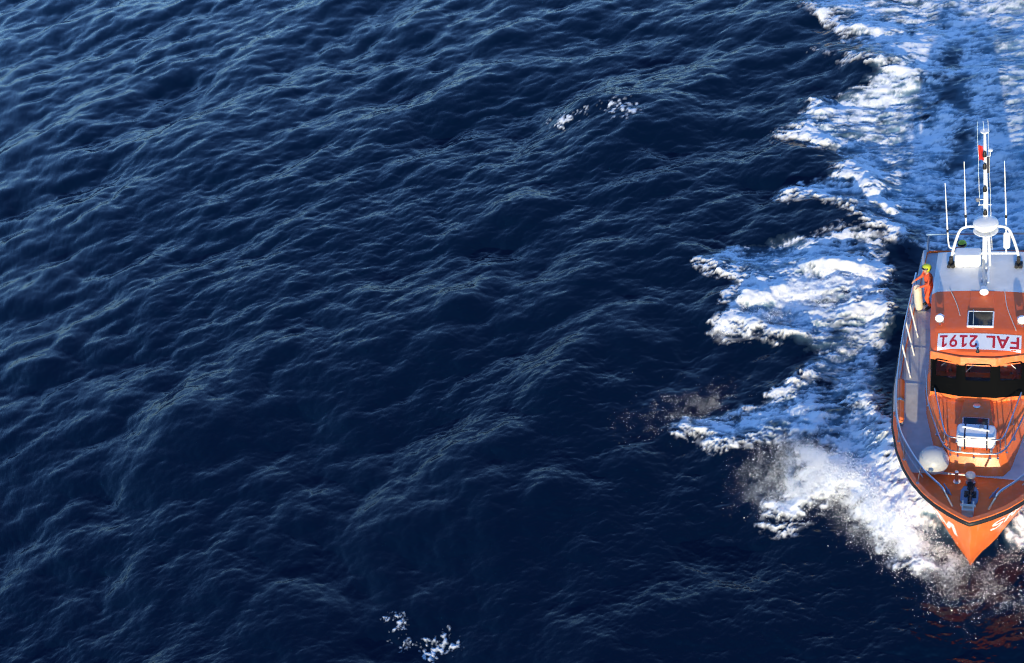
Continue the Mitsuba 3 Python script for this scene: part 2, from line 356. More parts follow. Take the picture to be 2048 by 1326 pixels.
def box_at(lo, hi, bevel=0.0):
    lo, hi = np.array(lo, float), np.array(hi, float)
    if bevel <= 0:
        return M3.cube((hi - lo).tolist()).translate(lo.tolist())
    b = min(bevel, 0.49 * (hi - lo).min())
    s = M3.sphere(b, 10)
    return M3.batch_hull([s.translate([x, y, z]) for x in (lo[0] + b, hi[0] - b) for y in (lo[1] + b, hi[1] - b) for z in (lo[2] + b, hi[2] - b)])


def tube(pts, r, sides=8, caps=True):
    p = np.array(pts, float)
    rad = np.broadcast_to(np.asarray(r, float), (len(p),))
    t = np.gradient(p, axis=0)
    t /= np.linalg.norm(t, axis=1, keepdims=True)
    a = np.cross(t, np.where(np.abs(t[:, 2:]) < 0.9, [0, 0, 1.0], [1.0, 0, 0]))
    a /= np.linalg.norm(a, axis=1, keepdims=True)
    for i in range(1, len(a)):
        if a[i] @ a[i - 1] < 0:
            a[i] *= -1
    b = np.cross(t, a)
    an = np.arange(sides) * 2 * np.pi / sides
    v = (p[:, None] + rad[:, None, None] * (np.cos(an)[None, :, None] * a[:, None] + np.sin(an)[None, :, None] * b[:, None])).reshape(-1, 3)
    i, j = np.meshgrid(np.arange(len(p) - 1), np.arange(sides), indexing='ij')
    q = np.stack([i * sides + j, i * sides + (j + 1) % sides, (i + 1) * sides + (j + 1) % sides, (i + 1) * sides + j], -1).reshape(-1, 4)
    f = [q[:, [0, 1, 2]], q[:, [0, 2, 3]]]
    if caps:
        n = len(v)
        v = np.vstack([v, p[0], p[-1]])
        e = (len(p) - 1) * sides
        k = np.arange(sides)
        f += [np.stack([np.full(sides, n), (k + 1) % sides, k], 1), np.stack([np.full(sides, n + 1), e + k, e + (k + 1) % sides], 1)]
    return trimesh.Trimesh(v, np.vstack(f), process=False)


def curve(pts, n=40, closed=False):
    """A smooth curve through the points (Catmull-Rom)."""
    p = np.array(pts, float)
    q = np.vstack([2 * p[0] - p[1], p, 2 * p[-1] - p[-2]])
    out = []
    per = max(2, n // (len(p) - 1))
    for i in range(len(p) - 1):
        t = np.linspace(0, 1, per, endpoint=False)[:, None]
        a, b, c, d = q[i], q[i + 1], q[i + 2], q[i + 3]
        out.append(0.5 * (2 * b + (c - a) * t + (2 * a - 5 * b + 4 * c - d) * t**2 + (3 * b - a - 3 * c + d) * t**3))
    return np.vstack(out + [p[-1:]])


def lathe(profile, at=(0, 0, 0), sides=24, axis=(0, 0, 1)):
    m = trimesh.creation.revolve(np.array(profile, float), sections=sides)
    m.apply_transform(trimesh.geometry.align_vectors([0, 0, 1], np.array(axis, float)))
    m.apply_translation(at)
    return m


def ball(r, at, seg=24):
    return M3.sphere(r, seg).translate(list(at))


def capsule(a, b, r, r2=None, seg=16):
    return M3.batch_hull([ball(r, a, seg), ball(r2 or r, b, seg)])


def grid_mesh(G):
    """A surface from a (n, m, 3) grid of points."""
    n, m = G.shape[:2]
    i, j = np.meshgrid(np.arange(n - 1), np.arange(m - 1), indexing='ij')
    q = np.stack([i * m + j, (i + 1) * m + j, (i + 1) * m + j + 1, i * m + j + 1], -1).reshape(-1, 4)
    return trimesh.Trimesh(G.reshape(-1, 3), np.vstack([q[:, [0, 1, 2]], q[:, [0, 2, 3]]]), process=False)


# ------------------------------------------------------------------ hull
LEN = [0, 0.27, 0.45, 0.585, 0.71, 0.79, 0.845, 0.89, 0.925, 0.952, 0.975, 0.992, 1.0]
GUN_Y = [2.14, 2.32, 2.42, 2.42, 2.29, 2.07, 1.82, 1.53, 1.22, 0.90, 0.53, 0.20, 0.0]
CHINE_Y = [2.0, 2.06, 2.08, 2.02, 1.80, 1.50, 1.22, 0.93, 0.67, 0.45, 0.24, 0.08, 0.0]
X0 = -6.6


def stem_x(v):
    return np.interp(v, [-0.6, 0.0, 0.35, 1.0], [5.7, 6.08, 6.24, 6.42])


def sheer(x):
    return np.interp(x, [-6.6, -3, 0, 2.6, 4.5, 6.42], [1.62, 1.74, 1.90, 2.05, 2.18, 2.44])


def hull_point(u, v):
    """Starboard-negative half: u runs from the stern (0) to the stem (1), v from the chine (0) to the gunwale (1)."""
    u, v = np.broadcast_arrays(np.asarray(u, float), np.asarray(v, float))
    xs = stem_x(v)
    x = X0 + (xs - X0) * u
    g, c = np.interp(u, LEN, GUN_Y), np.interp(u, LEN, CHINE_Y)
    y = c + (g - c) * np.clip(v, 0, 1) ** 1.35
    zc = 0.05 + 0.25 * sstep(0.55, 1.0, u)
    z = zc + (sheer(X0 + (6.42 - X0) * u) - zc) * v
    return np.stack([x, y, z], -1)


def gunwale(x):
    u = (np.asarray(x) - X0) / (6.42 - X0)
    return np.interp(u, LEN, GUN_Y)


US = np.concatenate([np.linspace(0, 0.7, 40, endpoint=False), np.linspace(0.7, 1, 60)])
VS = np.linspace(0, 1, 14)
side = hull_point(US[:, None], VS[None, :])
keel = np.stack([X0 + (stem_x(-0.6) - X0) * US, 0 * US, -0.75 + 0 * US], -1)
bottom = np.stack([keel * (1 - t) + side[:, 0] * t for t in np.linspace(0, 1, 5)[:-1]], 1)
half = np.concatenate([bottom, side], 1)
other = half * [1, -1, 1]
hull = grid_mesh(np.concatenate([other[:, ::-1], half[:, 1:]], 1))
sec = np.concatenate([other[0, ::-1], half[0, 1:]])
tr = trimesh.Trimesh(np.vstack([sec, [X0, 0, 0.6]]), [[i, i + 1, len(sec)] for i in range(len(sec) - 1)] + [[len(sec) - 1, 0, len(sec)]], process=False)
put('hull', join(hull, tr), 'mat_orange', smooth=28)

gx = X0 + (6.42 - X0) * US
gline = np.stack([gx, np.interp(US, LEN, GUN_Y), sheer(gx)], -1)
full = np.concatenate([gline * [1, -1, 1], gline[::-1][1:]])
nrm = np.gradient(full, axis=0)
nrm = np.cross(nrm, [0, 0, 1.0]) * -1
nrm /= np.linalg.norm(nrm, axis=1, keepdims=True)
nrm *= np.sign((nrm * (full - [1.5, 0, 0])).sum(1, keepdims=True))


def strip(profile):
    """Sweeps (outward, up) profile points round the gunwale."""
    G = np.stack([full + nrm * o + [0, 0, h] for o, h in profile + profile[:1]], 1)
    return grid_mesh(G)


put('rub_rail', strip([(-0.01, -0.17), (0.06, -0.15), (0.085, -0.09), (0.06, -0.03), (-0.01, -0.01)]), 'mat_rubber', smooth=50)
cap_part = [(0.03, -0.015), (0.03, 0.03), (-0.09, 0.035), (-0.10, 0.0), (-0.08, -0.02)]
whole_line, whole_nrm = full, nrm
for keep, mat_, text in ((whole_line[:, 0] > 2.0, 'mat_orange', 'orange gunwale cap round the bow'), ((whole_line[:, 0] < 2.1) & (whole_line[:, 1] < 0), 'mat_deck', None), ((whole_line[:, 0] < 2.1) & (whole_line[:, 1] > 0), 'mat_deck', None)):
    full, nrm = whole_line[keep], whole_nrm[keep]
    put('gunwale_cap', strip(cap_part), mat_, smooth=30, label=text)
full, nrm = whole_line, whole_nrm


def deck_z(x):
    return sheer(x) - np.interp(x, [-6.6, 0.8, 2.4, 3.6, 5, 6.4], [0.10, 0.10, 0.22, 0.34, 0.34, 0.25])


inner = full - nrm * 0.09
low = inner - nrm * 0.03
low[:, 2] = deck_z(low[:, 0])
put('bulwark', grid_mesh(np.stack([inner + [0, 0, 0.0], low], 1)), 'mat_orange', smooth=30)


def deck(x0, x1, n, mat, name, lift=0.0, camber=0.03):
    xs = np.linspace(x0, x1, n)
    w = np.maximum(gunwale(xs) - 0.08, 0.01)
    ts = np.linspace(-1, 1, 13)
    G = np.stack([np.broadcast_to(xs[:, None], (n, 13)), w[:, None] * ts[None], deck_z(xs)[:, None] + lift + camber * (1 - ts[None] ** 2)], -1)
    put(name, grid_mesh(G), mat, smooth=30)


deck(4.28, 6.36, 24, 'mat_foredeck', 'foredeck')
deck(-6.58, 4.28, 50, 'mat_deck', 'side_deck')
for s, word in ((-1, 'starboard'), (1, 'port')):
    # joint strips across the side deck
    for xx in (-1.25, 0.55, -3.2):
        y0, y1 = s * 1.66, s * (float(gunwale(xx)) - 0.13)
        lo, hi = min(y0, y1), max(y0, y1)
        put('deck_joint', box_at((xx, lo, deck_z(xx) + 0.004), (xx + 0.025, hi, deck_z(xx) + 0.022)), 'mat_dull_steel')


def hull_text(word, s, u0, v0, height, mat):
    """Lettering laid on the flared bow, reading from left to right as seen from that side."""
    m = meshkit.text_mesh(word, height, 0.006, True)
    v = np.array(m.vertices)
    width = v[:, 0].max()
    tx = v[:, 0] if s > 0 else width - v[:, 0]
    m = trimesh.Trimesh(v, m.faces, process=False).subdivide_to_size(0.06)
    v = np.array(m.vertices)
    tx = v[:, 0] if s > 0 else width - v[:, 0]
    slant = v[:, 1] * 0.25 * (1 if s < 0 else 1)
    u = u0 - (tx + slant * (0 if s < 0 else 0)) / 12.2
    vv = v0 + v[:, 1] / 2.1
    p, pu, pv = hull_point(u, vv), hull_point(u - 1e-3, vv), hull_point(u, vv + 1e-3)
    n = np.cross(pu - p, pv - p)
    n /= np.linalg.norm(n, axis=1, keepdims=True)
    n *= np.sign(n[:, 1:2] + 1e-9)
    p = p + n * (0.004 + v[:, 2:3])
    p[:, 1] *= s
    put('bow_lettering', trimesh.Trimesh(p, m.faces if s > 0 else m.faces[:, ::-1], process=False), mat, smooth=False, label='white lettering on the %s bow' % ('port' if s > 0 else 'starboard'))


hull_text('SNSM', 1, 0.968, 0.52, 0.44, 'mat_white')
hull_text('SNSM', -1, 0.975, 0.42, 0.55, 'mat_white')

# ------------------------------------------------------------------ coachroof in front of the wheelhouse
def ring_loft(rings):
    """Stacked outlines of equal length, closed at the top."""
    G = np.array([np.vstack([r, r[:1]]) for r in rings])
    m = grid_mesh(G[:, ::-1])
    top = np.array(rings[-1])
    c = top.mean(0)
    k = len(top)
    cap = trimesh.Trimesh(np.vstack([top, c]), [[i, (i + 1) % k, k] for i in range(k)], process=False)
    return join(m, cap)


def sym(pts):
    """Outline given for the starboard half, from aft to the front centre."""
    p = np.array(pts, float)
    return np.vstack([p, (p * [1, -1, 1])[::-1]])


def coach_top_z(x, y=0.0):
    return np.interp(x, [0.9, 2.0, 3.95], [2.74, 2.70, 2.46]) - 0.05 * (np.asarray(y) / 1.3) ** 2


co_low = sym([(0.9, -1.60, 1.5), (2.0, -1.45, 1.55), (3.2, -1.16, 1.65), (3.95, -0.98, 1.7), (4.22, -0.80, 1.75), (4.27, -0.4, 1.75)])
co_hi = sym([(0.9, -1.44, 2.60), (2.0, -1.31, 2.58), (3.2, -0.98, 2.44), (3.72, -0.80, 2.38), (3.95, -0.62, 2.36), (4.0, -0.3, 2.36)])
co_top = sym([(0.9, -1.34, 2.74), (2.0, -1.21, 2.69), (3.15, -0.90, 2.52), (3.66, -0.72, 2.455), (3.88, -0.55, 2.43), (3.92, -0.28, 2.43)])
put('coachroof', ring_loft([co_low, co_hi, co_top]), 'mat_orange', smooth=20)
# long raised ribs and a centre panel on its top
for s in (-1, 1):
    put('coachroof_rib', M3.batch_hull([box_at((x - 0.02, s * y - 0.018, coach_top_z(x, y) - 0.02), (x + 0.02, s * y + 0.018, coach_top_z(x, y) + 0.022)) for x, y in ((2.05, 1.0), (3.55, 0.66))]), 'mat_orange')
put('coachroof_panel', M3.batch_hull([box_at((x - 0.02, -y, coach_top_z(x) - 0.05), (x + 0.02, y, coach_top_z(x) + 0.035), 0.015) for x, y in ((2.02, 0.34), (3.1, 0.50))]), 'mat_orange')
put('deck_light', lathe([(0, 0), (0.10, 0), (0.105, 0.02), (0.08, 0.05), (0, 0.055)], (2.28, 0.0, 2.70)), 'mat_steel')
h = number(BOAT + '__fore_hatch')
scene[h] = mikit.ply(box_at((2.72, -0.36, 2.58), (3.22, 0.36, 2.68), 0.02), 'mat_dull_steel', smooth=35)
put('pane', box_at((2.76, -0.32, 2.60), (3.18, 0.32, 2.69), 0.01), 'mat_dark_glass', h)


def posts(path, spots, base_z, r, parent, mat='mat_steel'):
    for x, y, z in spots:
        put('stanchion', join(tube([(x, y, base_z(x, y)), (x, y, z)], r), lathe([(0, 0), (r * 2.2, 0), (r * 2.2, 0.015), (r, 0.03)], (x, y, base_z(x, y)), 10)), mat, parent)


# two handrails round the coachroof
lowrail = sym([(0.75, -1.50, 2.62), (2.04, -1.36, 2.63), (3.2, -1.04, 2.60), (3.74, -0.84, 2.58), (3.98, -0.62, 2.56), (4.03, -0.3, 2.55)])
k = put('handrail', tube(curve(lowrail, 80), 0.024), 'mat_steel', label='lower handrail round the coachroof')
posts(None, [p for p in lowrail if p[0] > 1.9 and abs(p[1]) > 0.5] + [(4.02, 0, 2.55), (4.0, -0.42, 2.55), (4.0, 0.42, 2.55)], lambda x, y: 2.36, 0.016, k)
hirail = sym([(1.75, -1.18, 2.72), (1.95, -1.16, 2.98), (2.8, -0.98, 3.0), (3.6, -0.80, 2.99), (3.82, -0.68, 2.98), (3.88, -0.4, 2.98)])
k = put('handrail', tube(curve(hirail, 80), 0.022), 'mat_steel', label='upper handrail round the coachroof and life raft')
posts(None, [p for p in hirail if abs(p[1]) > 0.6 and p[2] > 2.9], lambda x, y: float(coach_top_z(x, y)) - 0.03, 0.016, k)

# ------------------------------------------------------------------ wheelhouse
def house_ring(z):
    t = (z - 1.5) / (3.62 - 1.5)
    fc, fs = np.interp(z, [1.5, 2.80, 3.62], [2.05, 2.02, 1.34]), np.interp(z, [1.5, 2.80, 3.62], [1.88, 1.85, 1.10])
    cw, sw, aw = np.interp(z, [1.5, 2.8, 3.62], [0.5, 0.485, 0.47]), np.interp(z, [1.5, 2.80, 3.62], [1.50, 1.30, 1.25]), np.interp(z, [1.5, 3.62], [1.66, 1.42])
    return [(fc, -cw, z), (fs, -sw, z), (-0.5, -(sw * 0.45 + aw * 0.55), z), (-3.55, -aw, z), (-3.55, aw, z), (-0.5, sw * 0.45 + aw * 0.55, z), (fs, sw, z), (fc, cw, z)]


def shrink(ring, d):
    p = Polygon([r[:2] for r in ring]).buffer(-d, join_style=2)
    return [(x, y, ring[0][2]) for x, y in list(p.exterior.coords)[:-1]]


def shell(z0, z1, d=0.05):
    hull_of = lambda a, b: M3.hull_points(np.array(a + b, float))
    inner_ = hull_of([(x, y, z0 - 0.01) for x, y, _ in shrink(house_ring(z0), d)], [(x, y, z1 + 0.01) for x, y, _ in shrink(house_ring(z1), d)])
    return hull_of(house_ring(z0), house_ring(z1)) - inner_


put('wheelhouse', shell(1.45, 2.80), 'mat_orange', smooth=20)
band = shell(2.803, 3.62)
panes = []


def facet_window(a0, a1, b0, b1, lo=(0.1, 0.9), ver=(0.48, 0.9), r=0.06):
    """A rounded window in the facet a0-a1 (bottom edge) b0-b1 (top edge): returns (cutter, frame, pane)."""
    a0, a1, b0, b1 = (np.array(v, float) for v in (a0, a1, b0, b1))
    o = (a0 + a1) / 2
    ex = (a1 - a0) / np.linalg.norm(a1 - a0)
    ey = (b0 + b1) / 2 - o
    hgt = np.linalg.norm(ey)
    ey /= hgt
    en = np.cross(ex, ey)
    wid = min(np.linalg.norm(a1 - a0), np.linalg.norm(b1 - b0))
    x0, x1 = (lo[0] - 0.5) * wid, (lo[1] - 0.5) * wid
    y0, y1 = ver[0] * hgt, ver[1] * hgt
    sq = shapely.box(x0 + r, y0 + r, x1 - r, y1 - r).buffer(r, quad_segs=4)
    A = np.eye(4)
    A[:3, 0], A[:3, 1], A[:3, 2], A[:3, 3] = ex, ey, en, o

    def ext(poly, z0, z1):
        m = trimesh.creation.extrude_polygon(poly, z1 - z0, engine='earcut')
        m.apply_translation([0, 0, z0])
        m.apply_transform(A)
        return m
    cut = ext(sq, -0.3, 0.3)
    frame = ext(Polygon(sq.buffer(0.022).exterior, [sq.buffer(-0.012).exterior]), -0.03, 0.012)
    pane = ext(sq.buffer(-0.001), -0.012, -0.011)
    return cut, frame, trimesh.Trimesh(pane.vertices, pane.faces)


def flat_only(m, n):
    """Keeps one sheet of a thin plate, for a window pane."""
    f = m.faces[(m.face_normals @ n) > 0.9]
    return trimesh.Trimesh(m.vertices, f, process=True)


lowr, hir = house_ring(2.803), house_ring(3.62)
for i, j in ((7, 0), (0, 1), (6, 7), (1, 2), (5, 6)):
    lo = (0.13, 0.87) if i in (7, 0, 6) else (0.1, 0.88)
    cut, frame, pane = facet_window(lowr[i], lowr[j], hir[i], hir[j], lo, (0.44, 0.90) if i != 1 and i != 5 else (0.3, 0.88))
    en = np.cross(np.array(lowr[j]) - lowr[i], np.array(hir[i]) - lowr[i])
    en /= np.linalg.norm(en)
    cm = M3(manifold3d.Mesh(np.array(cut.vertices, np.float32), np.array(cut.faces, np.uint32)))
    if cm.volume() < 0:
        cm = M3(manifold3d.Mesh(np.array(cut.vertices, np.float32), np.array(cut.faces[:, ::-1], np.uint32)))
    band = band - cm
    panes.append((frame, flat_only(pane, en) if (pane.face_normals @ en).max() > 0.9 else flat_only(pane, -en), i))
wb = put('window_band', band, 'mat_black_gloss', smooth=20, label='black windscreen band round the wheelhouse')
for frame, pane, i in panes:
    w = number(BOAT + '__window')
    scene[w + '__frame'] = mikit.ply(frame, 'mat_black_gloss', smooth=30)
    scene[w + '__pane'] = mikit.ply(pane, 'mat_pane', smooth=False)
for (y0, y1) in ((-0.80, -1.02), (-0.12, -0.33), (0.78, 1.0)):
    a = np.array([1.66 - 0.16 * (abs(y0) > 0.5), y0, 3.27])
    put('wiper', tube([(1.42 - 0.22 * (abs(y0) > 0.5), y0 * 0.96, 3.545), (1.56 - 0.24 * (abs(y0) > 0.5), y1, 3.36)], 0.009, 5), 'mat_dull_steel')
put('dashboard', box_at((1.15, -1.15, 2.60), (1.78, 1.15, 2.80), 0.04), 'mat_interior')
put('cabin_floor', box_at((-3.45, -1.32, 1.50), (1.7, 1.32, 1.56)), 'mat_interior')
for y in (-0.55, 0.55):
    st = number(BOAT + '__helm_seat')
    scene[st] = mikit.ply(join(box_at((0.1, y - 0.26, 2.05), (0.6, y + 0.26, 2.18), 0.05), box_at((0.02, y - 0.25, 2.15), (0.14, y + 0.25, 2.85), 0.05), tube([(0.33, y, 1.55), (0.33, y, 2.08)], 0.06)), 'mat_interior', smooth=35)

# roof: one outline, cambered, with a chamfered rim; painted orange in front and grey-white aft
OUT = Polygon([(1.32, -0.48), (1.08, -1.31), (-0.1, -1.43), (-1.5, -1.47), (-3.66, -1.43), (-3.66, 1.43), (-1.5, 1.47), (-0.1, 1.43), (1.08, 1.31), (1.32, 0.48)])


def roof_z(x, y):
    """Top of the roof."""
    x, y = np.asarray(x, float), np.asarray(y, float)
    z = 3.95 - 0.07 * (y / 1.4) ** 2 - 0.16 * np.clip(x - 0.25, 0, 2) - 0.0 * x
    d = shapely.distance(OUT.exterior, shapely.points(np.stack([x, y], -1)))
    return z - 0.10 * np.clip(1 - d / 0.16, 0, 1)


def warp(v):
    v = np.array(v)
    top = v[:, 2] > 0.5
    v[:, 2] = np.where(top, roof_z(v[:, 0], v[:, 1]), 3.623 + 0 * v[:, 0])
    c = np.where(top, 1.0, 0.985)
    v[:, 0], v[:, 1] = v[:, 0] * 1.0 - np.where(top | (v[:, 0] < 0), 0, 0.03), v[:, 1] * c
    return v


cs = manifold3d.CrossSection([np.array(OUT.exterior.coords)[:-1].tolist()])
inner_cs = manifold3d.CrossSection([np.array(OUT.buffer(-0.16, join_style=2).exterior.coords)[:-1].tolist()])
if cs.area() < 0 or cs.is_empty():
    cs = manifold3d.CrossSection([np.array(OUT.exterior.coords)[:-1][::-1].tolist()])
    inner_cs = manifold3d.CrossSection([np.array(OUT.buffer(-0.16, join_style=2).exterior.coords)[:-1][::-1].tolist()])
slab = M3.extrude(cs, 1.0)
slab = M3.extrude(inner_cs, 1.0) + (slab - M3.extrude(inner_cs, 3.0).translate([0, 0, -1]))


def roof_part(lo, hi):
    """Slices of the roof between two x positions, as a grid of strips across."""
    xs = np.unique(np.concatenate([np.arange(lo, hi, 0.06), [hi], [v for v in (1.08, 1.16, 0.92, -0.1, -1.5, -3.5) if lo < v < hi]]))
    rows = []
    for x in xs:
        line = OUT.intersection(LineString([(x, -3), (x, 3)]))
        w = max(abs(line.bounds[1]), abs(line.bounds[3])) if not line.is_empty else 0.48
        ys = np.concatenate([[-w], -w + np.array([0.04, 0.08, 0.12, 0.16]), np.linspace(-w + 0.2, w - 0.2, 15), w - np.array([0.16, 0.12, 0.08, 0.04]), [w]])
        zt = roof_z(np.full_like(ys, x), ys)
        top = np.stack([np.full_like(ys, x), ys, zt], -1)
        lowp = np.stack([np.full(2, x - 0.03 * (x > 1)), [-w * 0.985, w * 0.985], [3.623, 3.623]], -1)
        rows.append(np.vstack([lowp[:1], top, lowp[1:], lowp[:1]]))
    G = np.array(rows)
    m = grid_mesh(G[::-1])
    caps = []
    for r, sgn in ((rows[0], 1), (rows[-1], -1)):
        k = len(r) - 1
        c = r[:-1].mean(0)
        f = [[i, (i + 1) % k, k] for i in range(k)]
        caps.append(trimesh.Trimesh(np.vstack([r[:-1], c]), f if sgn > 0 else [a[::-1] for a in f], process=False))
    return join(m, *caps)


put('roof', roof_part(-3.66, -1.5), 'mat_roof_white', smooth=25, label='grey-white aft half of the wheelhouse roof')
put('roof', roof_part(-1.5, 1.318), 'mat_roof_orange', smooth=25, label='orange front half of the wheelhouse roof')
# bright brow over the windscreen: three facets proud of the roof edge
brow = [(1.085, -1.325), (1.335, -0.485), (1.335, 0.485), (1.085, 1.325)]
for a, b in zip(brow[:-1], brow[1:]):
    pts = []
    for (x, y) in (a, b):
        dx = 0.02
        pts += [(x + 0.10, y, 3.50), (x + 0.04, y, 3.50), (x + 0.02, y, float(roof_z(x - 0.06, y * 0.98)) + 0.05), (x - 0.05, y, float(roof_z(x - 0.06, y * 0.98)) + 0.03)]
    put('brow', M3.hull_points(np.array(pts, float)), 'mat_orange', smooth=False)


def on_roof(m, lift):
    v = np.array(m.vertices)
    v[:, 2] = roof_z(v[:, 0], v[:, 1]) + lift + v[:, 2]
    return trimesh.Trimesh(v, m.faces, process=False)


def plate(x0, x1, y0, y1, n=24):
    X, Y = np.meshgrid(np.linspace(x0, x1, 10), np.linspace(y0, y1, n), indexing='ij')
    return grid_mesh(np.stack([X, Y, 0 * X], -1))


sg = put('number_sign', on_roof(plate(0.46, 1.06, -1.15, 1.13), 0.006), 'mat_sign', smooth=25, label='white sign with the red number FAL 2191 on the roof')
for word, ya, yb in (('FAL', 1.07, 0.19), ('2191', -0.05, -1.09)):
    txt = meshkit.text_mesh(word, 0.42, 0.004, True).subdivide_to_size(0.08)
    v = np.array(txt.vertices)
    t_ = (v[:, 0] - v[:, 0].min()) / (v[:, 0].max() - v[:, 0].min())
    tv = np.stack([0.555 + v[:, 1], ya + (yb - ya) * t_, v[:, 2]], -1)
    put('lettering', on_roof(trimesh.Trimesh(tv, txt.faces, process=False), 0.008), 'mat_red_letter', sg, False)

rh = number(BOAT + '__roof_hatch')
fr = box_at((-0.50, -0.37, 3.90), (0.23, 0.37, 4.00), 0.03) - box_at((-0.455, -0.33, 3.80), (0.185, 0.33, 4.1))
scene[rh] = mikit.ply(fr, 'mat_white', smooth=35)
put('pane', box_at((-0.46, -0.335, 3.93), (0.19, 0.335, 3.985)), 'mat_dark_glass', rh)
put('roof_panel', box_at((-1.48, -0.34, 3.90), (-0.62, 0.34, 3.965), 0.02), 'mat_roof_orange')

# searchlights on the front of the roof
for s in (-1, 1):
    y = 1.12 * s
    sl = number(BOAT + '__searchlight')
    scene[sl] = mikit.ply(join(lathe([(0, 0), (0.06, 0), (0.055, 0.03), (0.025, 0.05), (0.022, 0.16)], (0.06, y, 3.86), 14), box_at((-0.02, y - 0.12, 4.0), (0.10, y - 0.09, 4.2), 0.01), box_at((-0.02, y + 0.09, 4.0), (0.10, y + 0.12, 4.2), 0.01), box_at((-0.02, y - 0.11, 3.99), (0.1, y + 0.11, 4.02))), 'mat_steel', smooth=35)
    put('lamp_housing', lathe([(0, -0.12), (0.06, -0.115), (0.10, -0.07), (0.115, 0.02), (0.12, 0.10), (0.105, 0.105), (0.1, 0.07), (0, 0.06)], (0.06, y, 4.17), 18, (0.75, 0.1 * s, 0.25)), 'mat_white', sl)
horn = put('horn', join(tube([(1.13, -0.02, 3.80), (1.13, -0.02, 3.90)], 0.02), lathe([(0.02, -0.10), (0.03, 0.0), (0.055, 0.10), (0.05, 0.10), (0.0, 0.03)], (1.17, -0.02, 3.91), 14, (1, 0, 0.1))), 'mat_black')

# ------------------------------------------------------------------ mast arch, radar, aerials
ARX = -2.6
arch = curve([(-3.04, -1.0, 3.90), (-2.95, -0.93, 4.4), (-2.75, -0.80, 5.05), (-2.62, -0.68, 5.46), (-2.58, -0.50, 5.60), (-2.57, -0.25, 5.62), (-2.57, 0.25, 5.62), (-2.58, 0.50, 5.60), (-2.62, 0.68, 5.46), (-2.75, 0.80, 5.05), (-2.95, 0.93, 4.4), (-3.04, 1.0, 3.90)], 88)
ma = put('mast_arch', tube(arch, 0.042, 10), 'mat_white')
put('crossbar', tube([(-2.97, -0.95, 4.28), (-2.97, 0.95, 4.28)], 0.036), 'mat_white', ma)
for s in (-1, 1):
    put('bracket', join(box_at((-2.98, s * 0.98 - 0.10, 3.88), (-2.72, s * 0.98 + 0.12, 3.97), 0.02), box_at((-2.94, s * 0.98 - 0.06, 3.95), (-2.80, s * 0.98 + 0.05, 4.2), 0.02), lathe([(0, 0), (0.05, 0), (0.06, 0.1), (0, 0.1)], (-2.74, s * 0.98 + 0.06, 3.99), 10, (1, 0, 0)), lathe([(0, 0), (0.05, 0), (0.06, 0.1), (0, 0.1)], (-2.74, s * 0.98 - 0.06, 3.99), 10, (1, 0, 0))), 'mat_black', ma)
rd = put('radar', lathe([(0, -0.10), (0.30, -0.10), (0.355, -0.04), (0.365, 0.04), (0.34, 0.10), (0.25, 0.145), (0.12, 0.16), (0, 0.165)], (-2.55, 0.04, 5.72), 32), 'mat_white', label='white round radar dome on top of the arch')
put('tray', lathe([(0, 0), (0.34, 0), (0.36, 0.015), (0.34, 0.03), (0, 0.03)], (-2.55, 0.04, 5.47), 32), 'mat_white', rd)
for a in (0.4, 2.0, 3.6, 5.2):
    put('bolt', tube([(-2.55 + 0.25 * math.cos(a), 0.04 + 0.25 * math.sin(a), 5.49), (-2.55 + 0.25 * math.cos(a), 0.04 + 0.25 * math.sin(a), 5.63)], 0.018, 6), 'mat_dull_steel', rd)

mast = put('mast', join(tube([(-2.86, 0.0, 3.9), (-2.80, 0.02, 5.4), (-2.78, 0.03, 6.5), (-2.72, 0.0, 8.75)], [0.075, 0.075, 0.07, 0.035], 10), tube([(-2.78, 0.16, 3.95), (-2.72, 0.12, 5.45)], 0.035)), 'mat_white', label='tall white mast behind the radar dome with dark lanterns')
put('mast_head', lathe([(0, 0), (0.03, 0), (0.035, 0.12), (0.12, 0.20), (0.125, 0.24), (0, 0.25)], (-2.72, 0.0, 8.68), 16), 'mat_white', mast)
for z, s in ((8.1, 1), (7.68, 1), (6.88, 1), (6.02, 1)):
    yy = 0.02 - 0.01 * (z - 6)
    put('lantern', join(lathe([(0, 0), (0.055, 0), (0.06, 0.05), (0.05, 0.14), (0.02, 0.18), (0, 0.18)], (-2.62, yy, z), 12), box_at((-2.76, yy - 0.02, z + 0.02), (-2.6, yy + 0.02, z + 0.05))), 'mat_black', mast)
put('camera_unit', join(tube([(-2.76, 0.0, 6.5), (-2.72, -0.18, 6.5)], 0.02), lathe([(0, 0), (0.06, 0), (0.06, 0.13), (0, 0.13)], (-2.72, -0.19, 6.46), 12)), 'mat_dull_steel', mast)
put('wind_vane', join(tube([(-2.72, 0.0, 8.05), (-2.72, 0.15, 8.05), (-2.72, 0.15, 8.25)], 0.012, 6), lathe([(0, 0), (0.07, 0.01), (0.06, 0.06), (0, 0.08)], (-2.72, 0.15, 8.22), 12)), 'mat_white', mast)
for y0, y1, z0, z1 in ((-0.14, -0.2, 6.3, 9.25), (0.22, 0.08, 4.6, 9.3), (-0.02, -0.05, 8.9, 9.25)):
    put('whip', tube([(-2.72, y0, z0), (-2.70, y1, z1)], [0.008, 0.005], 5), 'mat_white', mast)
put('spreader', tube([(-2.74, -0.18, 6.3), (-2.74, 0.2, 6.3)], 0.012, 6), 'mat_white', mast)
put('dark_pennant', box_at((-2.74, 0.06, 7.45), (-2.73, 0.14, 8.0)), 'mat_strap', mast)


def aerial(path, ferrule, label):
    a = put('whip_aerial', tube(path, [0.024] * (len(path) - 1) + [0.012], 8), 'mat_white', label=label)
    x, y, z = ferrule
    put('ferrule', lathe([(0, 0), (0.036, 0), (0.036, 0.10), (0, 0.10)], (x, y, z), 10), 'mat_black', a)


